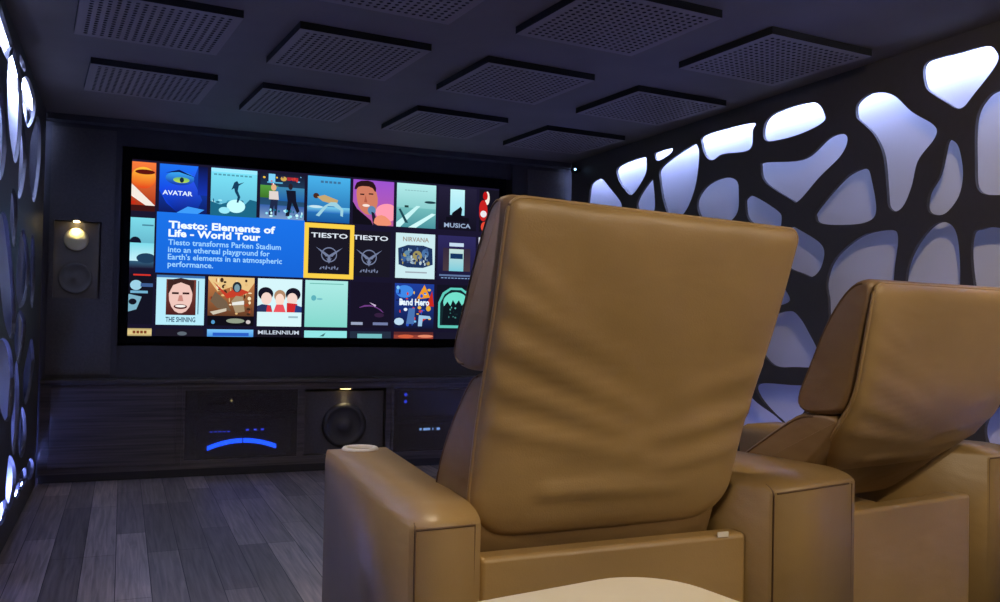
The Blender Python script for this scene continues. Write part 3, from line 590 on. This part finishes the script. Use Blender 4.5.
# ------------------------------------------------------------------ lattice panels
def crop(ox, oy, sc, pts): return [(ox+x/sc, oy+y/sc) for x, y in pts]
k1 = lambda *p: crop(580, 30, 2.381, p)
right_px = [
 k1((820,125),(818,90),(835,72),(900,55),(965,38),(990,50),(992,80),(940,150),(905,187),(865,168),(830,145)),
 k1((658,205),(660,175),(695,150),(745,155),(790,195),(844,228),(844,258),(805,310),(790,370),(772,415),(752,432),(734,420),(730,380),(722,300),(700,250),(668,218)),
 k1((885,262),(902,280),(912,340),(902,395),(872,435),(845,440),(827,428),(830,390),(855,345),(866,300),(874,266)),
 k1((440,262),(440,222),(470,195),(555,172),(583,203),(575,222),(530,245),(480,260)),
 k1((430,325),(440,315),(530,308),(590,258),(625,247),(637,262),(620,300),(570,350),(520,407),(500,402),(440,362)),
 k1((560,445),(562,432),(600,385),(640,345),(682,330),(695,360),(705,432),(680,458),(620,464),(570,460)),
 k1((290,272),(298,250),(408,221),(411,240),(403,285),(340,295),(317,309),(300,302)),
 k1((178,300),(180,292),(217,281),(217,292),(195,308),(182,310)),
 k1((90,352),(92,325),(150,303),(158,315),(155,345),(125,392),(105,378)),
 k1((190,360),(195,325),(265,275),(281,280),(283,310),(275,370),(255,425),(230,450),(205,430)),
 k1((278,410),(300,372),(340,352),(372,358),(378,390),(372,440),(330,470),(290,450)),
 k1((22,390),(28,365),(50,354),(70,375),(100,420),(70,450),(22,440)),
 k1((135,410),(168,357),(175,370),(177,430),(150,445)),
 k1((393,415),(396,400),(415,396),(470,430),(480,450),(470,480),(430,470),(400,450)),
 k1((500,470),(530,480),(578,515),(576,560),(555,587),(530,580),(490,560),(480,510)),
 [(828,300),(826,283),(832,263),(846,247),(866,234),(892,230),(898,238),(895,265),(890,300),(872,330),(845,345),(830,325)],
 [(905,290),(908,265),(918,243),(935,224),(950,224),(958,240),(960,282),(955,330),(930,350),(908,330)],
 [(972,273),(972,236),(982,229),(1000,228),(1045,240),(1050,300),(1020,335),(985,330)],
 [(790,311),(800,318),(809,333),(818,352),(816,366),(795,367),(773,365),(760,345),(770,318)],
 [(758,384),(790,385),(811,388),(808,405),(792,425),(780,420),(760,398)],
 [(740,385),(756,402),(784,424),(775,440),(750,438),(738,415)],
 [(789,296),(787,303),(772,305),(765,290),(775,278)],
 [(985,425),(1000,405),(1040,400),(1045,445),(1000,452),(988,445)],
 [(976,120),(985,100),(1000,90),(1040,85),(1050,150),(1035,190),(1000,195),(978,190),(975,160)],
]
k2 = lambda oy, *p: crop(0, oy, 3.01, p)
left_px = [
 k2(0,(-10,0),(4,20),(15,60),(28,110),(35,150),(20,175),(5,140),(-10,110)), k2(0,(38,150),(50,185),(62,260),(60,400),(48,480),(38,450),(28,350),(27,200)), k2(0,(62,165),(75,200),(72,215),(62,190)),
 k2(0,(75,235),(90,245),(103,300),(100,350),(85,380),(75,340),(70,270)), k2(0,(0,260),(15,350),(16,450),(5,530),(-12,500),(-14,300)), k2(0,(112,355),(120,400),(118,500),(105,600),(94,560),(92,450),(102,390)), k2(0,(70,380),(78,480),(68,570),(57,590),(60,480)),
 k2(180,(5,110),(20,120),(30,200),(40,330),(42,440),(30,470),(15,420),(5,330),(-5,200)), k2(180,(38,30),(50,60),(50,140),(42,200),(33,120)), k2(180,(75,165),(85,250),(80,340),(62,380),(52,330),(57,220),(65,160)), k2(180,(95,175),(103,200),(103,330),(96,380),(90,300)),
 k2(360,(-10,-20),(10,-60),(30,-30),(38,60),(35,150),(18,180),(0,120)), k2(180,(60,395),(75,430),(70,500),(57,550),(47,500),(50,430)), k2(360,(93,-60),(100,0),(90,90),(78,130),(72,60),(80,0)), k2(360,(67,145),(76,180),(76,250),(66,290),(58,270),(60,190)), k2(360,(50,10),(56,100),(52,220),(42,280),(36,200),(43,60)),
 k2(360,(30,290),(45,330),(42,400),(27,450),(20,400),(24,330)), k2(360,(90,298),(100,310),(98,345),(87,358),(82,330)), k2(360,(74,325),(79,360),(63,390),(60,350)), k2(360,(55,370),(62,390),(52,418),(46,400)), k2(360,(0,440),(15,422),(22,445),(8,490),(-10,500)),
]
def inside(p, poly):
    c = False
    for i in range(len(poly)):
        a, b = poly[i-1], poly[i]
        if (a[1] > p[1]) != (b[1] > p[1]) and p[0] < (b[0]-a[0])*(p[1]-a[1])/(b[1]-a[1])+a[0]: c = not c
    return c
def voronoi_fill(y0, y1, z0, z1, keep, seed, n, gap):
    """More cells of the same pattern over the stretch the photo does not show."""
    rnd = random.Random(seed); cen = [(sum(p[0] for p in q)/len(q), sum(p[1] for p in q)/len(q)) for q in keep]; seeds = []
    tries = 0
    while len(seeds) < n and tries < 6000:
        tries += 1; s = (rnd.uniform(y0, y1), rnd.uniform(z0, z1))
        if all(math.hypot(s[0]-c[0], s[1]-c[1]) > gap for c in cen+seeds) and not any(inside(s, k) for k in keep): seeds.append(s)
    edge = [p for q in keep for p in q]; out = []
    for s in seeds:
        poly = [(y0, z0), (y1, z0), (y1, z1), (y0, z1)]
        for c in seeds+edge:
            if c == s: continue
            mx, my = (s[0]+c[0])/2, (s[1]+c[1])/2; nx, ny = c[0]-s[0], c[1]-s[1]; q = []
            for i in range(len(poly)):
                a, b = poly[i-1], poly[i]; da = (a[0]-mx)*nx+(a[1]-my)*ny; db = (b[0]-mx)*nx+(b[1]-my)*ny
                if da <= 0: q.append(a)
                if da*db < 0: t = da/(da-db); q.append((a[0]+(b[0]-a[0])*t, a[1]+(b[1]-a[1])*t))
            poly = q
            if len(poly) < 3: break
        if len(poly) < 3: continue
        c = (sum(p[0] for p in poly)/len(poly), sum(p[1] for p in poly)/len(poly)); sh = []
        for p in poly:
            d = math.hypot(p[0]-c[0], p[1]-c[1]); k = max(.2, (d-.055)/d) if d else 1; sh.append((c[0]+(p[0]-c[0])*k, c[1]+(p[1]-c[1])*k))
        a = abs(sum(sh[i-1][0]*sh[i][1]-sh[i][0]*sh[i-1][1] for i in range(len(sh))))/2
        if a > .008: out.append(chaikin(sh, 3))
    return out
def lattice(name, X, side, px, label, y0, y1, seed):
    """Dark sheet with organic openings, standing off the pale wall."""
    traced = []
    for q in px:
        if side < 0:
            gx = sum(p[0] for p in q)/len(q); gy = sum(p[1] for p in q)/len(q); q = [(gx+(x-gx)*1.22, gy+(y-gy)*1.05) for x, y in q]
        pts = [hit(x, y, 0, X) for x, y in q]; pts = [(min(max(p.y, y0+.03), y1-.03), min(max(p.z, .03), H-.045)) for p in pts]; traced.append(closed_spline(pts))
    if side > 0:
        cells = traced + voronoi_fill(y0+.02, 2.55, .04, H-.05, traced, seed, 60, .27) + voronoi_fill(2.55, y1-.02, .04, 1.25, traced, seed+1, 60, .3)
    else:
        cells = traced + voronoi_fill(y0+.02, 4.3, .04, H-.05, traced, seed, 90, .27)
    cu = bpy.data.curves.new(name, 'CURVE'); cu.dimensions = '2D'; cu.fill_mode = 'BOTH'; cu.extrude = .009
    for poly in [[(y0, 0), (y1, 0), (y1, H), (y0, H)]] + cells:
        sp = cu.splines.new('POLY'); sp.points.add(len(poly)-1)
        for i, p in enumerate(poly): sp.points[i].co = (p[0], p[1], 0, 1)
        sp.use_cyclic_u = True
    tmp = bpy.data.objects.new('t', cu); me = bpy.data.meshes.new_from_object(tmp); bpy.data.objects.remove(tmp)
    me.transform(Matrix(((0, 0, 1, X+side*.009), (1, 0, 0, 0), (0, 1, 0, 0), (0, 0, 0, 1))))
    me.materials.clear(); me.materials.append(lattice_m)
    t = empty(name, (X, (y0+y1)/2, 0), label=label, cat='wall panel', group='backlit lattice panels on the side walls')
    me.transform(local(t).inverted()); o = bpy.data.objects.new('lattice_sheet', me); C.objects.link(o); o.parent = t
    a, b = sorted((X+side*.05, X+side*.075))
    obj('led_strip', B(a, b, y0+.02, y1-.02, H-.030, H-.014), led_m, t, world=True)
    obj('led_strip', B(a, b, y0+.02, y1-.02, .012, .028), led_low, t, world=True)
    return t
lattice('lattice_panel', XR, 1, right_px, 'dark organic lattice over a glowing pale wall, right of the armchairs', -1.5, 6.59, 3)
lattice('lattice_panel', XL, -1, left_px, 'dark organic lattice over a glowing pale wall, left of the screen', -1.5, 6.59, 5)

# small ball sensor high in the far right corner
t = empty('corner_sensor', (3.405, 6.45, 2.40), label='small round sensor with a pale light high in the corner right of the screen', cat='sensor')
b = bmesh.new(); lathe(b, [(.0, -.03), (.02, -.027), (.032, -.01), (.034, .005), (.028, .022), (.012, .032), (.0, .034)], (3.375, 6.45, 2.385)); obj('housing', b, black, t, world=True, smooth=True)
b = bmesh.new(); tube(b, [(3.395, 6.45, 2.385), (3.426, 6.45, 2.385)], .012); obj('bracket', b, black, t, world=True)
b = bmesh.new(); lathe(b, [(.0, 0), (.010, 0), (.008, .006), (.0, .008)], (3.362, 6.42, 2.385), 'y', 12); obj('indicator', b, dot_white, t, world=True)

# ------------------------------------------------------------------ armchairs
DROP = .028
def arm_mesh(rear, front, ztop_r, ztop_f, z0=RISER, rr=.10, rf=.05):
    """rear/front: ((xl, yl), (xr, yr)) corners in the room; side outline carried between both long sides."""
    bm = bmesh.new(); (Lr, Rr), (Lf, Rf) = rear, front
    ln = 1.0
    prof = [(0, z0)]                                   # (t along the arm, z)
    D = (Vector(Lf)-Vector(Lr)).length
    n = 10
    for k in range(n+1):
        a = k/n*math.pi/2; prof.append(((rr*(1-math.cos(a)))/D, ztop_r-DROP+DROP*math.sin(a)))
    for k in range(1, 6):
        s = rr/D+(1-(rr+rf)/D)*k/6; prof.append((s, ztop_r+(ztop_f-ztop_r)*k/6))
    for k in range(6):
        a = k/5*math.pi/2; prof.append((1-rf/D+rf/D*math.sin(a), ztop_f-rf+rf*math.cos(a)))
    prof.append((1, z0))
    def ring(A, Bp, side):
        return [bm.verts.new((A[0]+(Bp[0]-A[0])*t, A[1]+(Bp[1]-A[1])*t, z)) for t, z in prof]
    L = ring(Lr, Lf, -1); R = ring(Rr, Rf, 1); m = len(prof)
    for i in range(m):
        j = (i+1) % m; bm.faces.new((L[i], L[j], R[j], R[i]))
    bm.faces.new(L[::-1]); bm.faces.new(R)
    edges = [e for e in bm.edges if len(e.link_faces) == 2 and e.calc_face_angle(0) > 1.0]
    bmesh.ops.bevel(bm, geom=edges, offset=.024, segments=5, profile=.5, affect='EDGES')
    for f in bm.faces: f.smooth = True
    # seams: along both long top edges and across the rear, upright down the rear corner
    for A, Bp, off in ((Lr, Lf, .012), (Rr, Rf, -.012)):
        d = (Vector(Bp)-Vector(A)).normalized(); nrm = Vector((d.y, -d.x))*off; pts = []
        for t, z in prof[1:-1]:
            pts.append((A[0]+(Bp[0]-A[0])*t+nrm.x, A[1]+(Bp[1]-A[1])*t+nrm.y, z-.0028))
        pts = [(pts[0][0]+d.x*.003, pts[0][1]+d.y*.003, z0+.005)] + pts[0:]
        tube(bm, pts, .0022, 6, 1)
    zs = ztop_r-DROP; p = Vector(Lr).lerp(Vector(Rr), .08); q = Vector(Lr).lerp(Vector(Rr), .92)
    tube(bm, [(p.x, p.y-.0005, zs), (q.x, q.y-.0005, zs)], .0022, 6, 1)
    return bm
def crease(u, v):
    d = 0
    for (u0, v0, u1, v1, wd, am) in ((-1, .62, .1, .40, .030, .008), (-1, .50, .0, .34, .026, .009), (-1, .74, -.1, .56, .030, .006), (-.9, .36, .3, .24, .030, .007), (.95, .40, .1, .30, .028, .008), (.9, .28, .2, .20, .025, .006), (-.5, .16, .5, .15, .03, .007), (1, .55, .4, .46, .03, .005), (-1, .86, -.45, .68, .025, .004)):
        L2 = (u1-u0)**2+(v1-v0)**2; t = max(0, min(1, ((u-u0)*(u1-u0)+(v-v0)*(v1-v0))/L2)); ds = math.hypot((u-u0-t*(u1-u0))*.5, v-v0-t*(v1-v0))
        x = (v-v0-t*(v1-v0))/wd
        d += am*(1-t*.7)*math.exp(-(ds/wd)**2*.6)*(math.cos(x*1.2))
    d *= 1.6
    return d + .010*math.exp(-((u*.8)**2+((v-.2)/.2)**2)) + .002*math.sin(9*u+3*v)*math.sin(11*v)
def make_chair(loc, rz, w, sides, prof, head, lumbar, label, arms, cup, slump=0, seam_r=.15, wrinkle=1):
    t = empty('armchair', loc, rz, label=label, cat='armchair', group='tan leather cinema armchairs')
    hw = w/2
    # rear shell
    sm, rim = shell_pad(prof, sides, .05, .03, seam_r, lambda u, v: crease(u, v)*wrinkle, slump=slump)
    sh = obj('backrest', sm, leather, t, smooth=True)
    b = bmesh.new(); tube(b, rim, .0045, 6); obj('piping', b, leather, sh, smooth=True)
    for nm, pf, lb, dz, hr in (('head_cushion', head, 'browner padded head cushion', .01, sides[2]-.03), ('lumbar_cushion', lumbar, 'browner padded back cushion', -.004, (sides[1]+sides[2])/2-.045)):
        hl = sides[0]; cw = (hr-hl)/2; cx = (hl+hr)/2
        b = puff(pf, cw+dz, .032, seam=True)
        for v in b.verts: v.co.x += cx+dz/2; v.co.z -= slump*(v.co.x-hl)/(hr-hl)
        o = obj(nm, b, [leather_dark, seam_m], t, smooth=True); o['label'] = lb
    # base
    bm = B(-hw+.002, hw-.002, .0, .06, .02, .476); obj('rear_panel', bm, leather, t, bevel=.012)
    bm = B(-hw+.01, hw-.01, .06, .82, .02, .24); obj('seat_base', bm, leather, t, bevel=.01)
    obj('seat', puff([(.16, .24), (.88, .24), (.90, .40), (.84, .44), (.5, .42), (.16, .40)], hw-.012, .05), leather, t, smooth=True)
    obj('footrest', puff([(.845, .03), (.90, .03), (.905, .22), (.845, .22)], hw-.02, .02, it=1), leather, t, smooth=True)
    for x in (-hw+.06, hw-.06):
        for y in (.06, .75):
            b = bmesh.new(); lathe(b, [(.0, 0), (.025, 0), (.022, .021), (.0, .021)], (x, y, 0)); obj('foot', b, black, t)
    for a in arms:
        o = obj('armrest', arm_mesh(*a), [leather, seam_m], t, world=True)
    for (x, y, z) in cup:
        b = bmesh.new(); lathe(b, [(.034, -.012), (.034, .003), (.037, .0065), (.047, .007), (.051, .002), (.051, -.004)], (x, y, z), n=40)
        obj('cup_holder', b, holder_m, t, world=True)
    return t
prof1 = [(.092, .494), (.082, .525), (.064, .58), (.029, .727), (-.015, .86), (-.057, .988), (-.110, 1.182)]
head1 = [(-.105, 1.178), (-.075, 1.196), (-.02, 1.178), (.06, 1.065), (.125, .955), (.165, .885), (.14, .848), (.09, .842), (.0, .848), (-.02, .87), (-.055, .99)]
lumb1 = [(-.02, .835), (.03, .848), (.07, .838), (.145, .77), (.22, .685), (.27, .60), (.29, .50), (.26, .42), (.12, .40), (.06, .55), (.02, .70)]
c1 = make_chair((.993, 1.645, RISER), math.radians(1), .66, (-.332, .315, .37), prof1, head1, lumb1,
    'large tan leather armchair in the centre, its back to us and nearly upright', 
    [(((.50, 1.59), (.647, 1.60)), ((.535, 2.50), (.70, 2.50)), .782, .782),
     (((1.342, 1.60), (1.655, 1.665)), ((1.36, 2.53), (1.52, 2.56)), .798, .79)],
    [(.617, 2.43, .782), (1.44, 2.48, .79)], slump=.022, seam_r=.11)
bm = B(.245, .275, -.002, .0, .472, .484); tg = obj('care_tag', bm, mat('white_tag', (225, 215, 190), .8), c1)
prof2 = [(.165, .575), (.125, .582), (.085, .608), (.01, .687), (-.044, .775), (-.072, .905), (-.100, 1.058)]
head2 = [(-.10, 1.05), (-.075, 1.074), (-.02, 1.055), (.045, .965), (.095, .85), (.135, .765), (.125, .725), (.08, .715), (-.01, .728), (-.035, .78), (-.06, .90)]
lumb2 = [(-.01, .715), (.05, .73), (.13, .722), (.23, .655), (.33, .585), (.43, .50), (.42, .43), (.30, .42), (.17, .52), (.09, .585), (.02, .66)]
c2 = make_chair((1.966, 1.785, RISER), math.radians(9.3), .60, (-.30, .36, .41), prof2, head2, lumb2,
    'tan leather armchair at the right, leaning further back beside the lattice wall',
    [(((2.335, 1.84), (2.50, 1.865)), ((2.13, 2.71), (2.27, 2.735)), .80, .785)],
    [], seam_r=.24, wrinkle=.45)

# ------------------------------------------------------------------ pale table at the very front
t = empty('side_table', (.38, .62, RISER), label='cream rounded table top in front of the camera at the bottom edge', cat='table')
def rrect(x0, x1, y0, y1, r, n=8):
    out = []
    for cx, cy, a0 in ((x1-r, y1-r, 0), (x0+r, y1-r, 90), (x0+r, y0+r, 180), (x1-r, y0+r, 270)):
        for k in range(n+1): a = math.radians(a0+90*k/n); out.append((cx+r*math.cos(a), cy+r*math.sin(a)))
    return out
def slab(pts, z0, z1):
    bm = bmesh.new(); a = [bm.verts.new((*p, z0)) for p in pts]; b = [bm.verts.new((*p, z1)) for p in pts]
    bm.faces.new(a[::-1]); bm.faces.new(b)
    for i in range(len(pts)): j = (i+1) % len(pts); bm.faces.new((a[i], a[j], b[j], b[i]))
    return bm
ca, sa = math.cos(math.radians(10)), math.sin(math.radians(10))
obj('table_top', slab([(.606+x*ca-y*sa, .937+x*sa+y*ca) for x, y in rrect(-.55, 0, -.55, 0, .09)], .81, .85), cream, t, world=True, bevel=.012, seg=4)
b = bmesh.new(); lathe(b, [(.0, .21), (.03, .21), (.026, .4), (.026, .78), (.05, .811), (.0, .811)], (.38, .62, 0)); obj('pedestal', b, chrome, t, world=True)
b = bmesh.new(); lathe(b, [(.0, .2), (.17, .2), (.17, .208), (.04, .222), (.0, .222)], (.38, .62, 0), n=40); obj('base_plate', b, chrome, t, world=True)

# ------------------------------------------------------------------ recessed ceiling lights (all behind the edge of the picture)
wh = ['above the left armrest of the centre armchair', 'behind the centre armchair', 'behind the right armchair', 'above the cream table', 'above the right armchair', 'between the two armchairs, turned to the lattice']
for i, (x, y, p, ang, tgt) in enumerate(DOWNLIGHTS):
    t = empty('ceiling_light', (x, y, H), label='small round recessed ceiling light ' + wh[i], cat='ceiling light', group='recessed ceiling lights')
    b = bmesh.new(); lathe(b, [(.036, .0), (.036, -.004), (.052, -.006), (.055, .0)], (0, 0, 0)); obj('trim_ring', b, chrome, t)
    b = bmesh.new(); lathe(b, [(.0, 0), (.034, 0), (.034, -.003), (.0, -.003)], (0, 0, 0)); obj('lens', b, lamp_m, t)
    spot('ceiling_lamp', (x, y, H-.02), tgt, p, WARM, ang, .7, .035)

# ------------------------------------------------------------------ unseen uplighter added behind the camera to brighten the ceiling and chairs
t = empty('added_uplighter', (2.9, -1.5, RISER), label='unseen black uplighter added in the back corner behind the armchairs as fill light', cat='floor lamp')
b = bmesh.new(); lathe(b, [(.0, 0), (.15, 0), (.15, .012), (.03, .03), (.0, .03)], (0, 0, 0)); obj('base', b, black, t)
b = bmesh.new(); tube(b, [(0, 0, .025), (0, 0, 1.5)], .012, 12); obj('pole', b, black, t)
b = bmesh.new(); lathe(b, [(.02, 1.49), (.09, 1.52), (.16, 1.60), (.155, 1.60), (.085, 1.53), (.018, 1.51)], (0, 0, 0)); obj('lamp_shade', b, black, t)
area_light('fill_uplight', (2.9, -1.5, RISER+1.58), (math.pi, 0, 0), .18, .18, FILL_UPLIGHT, (1, .93, .85))
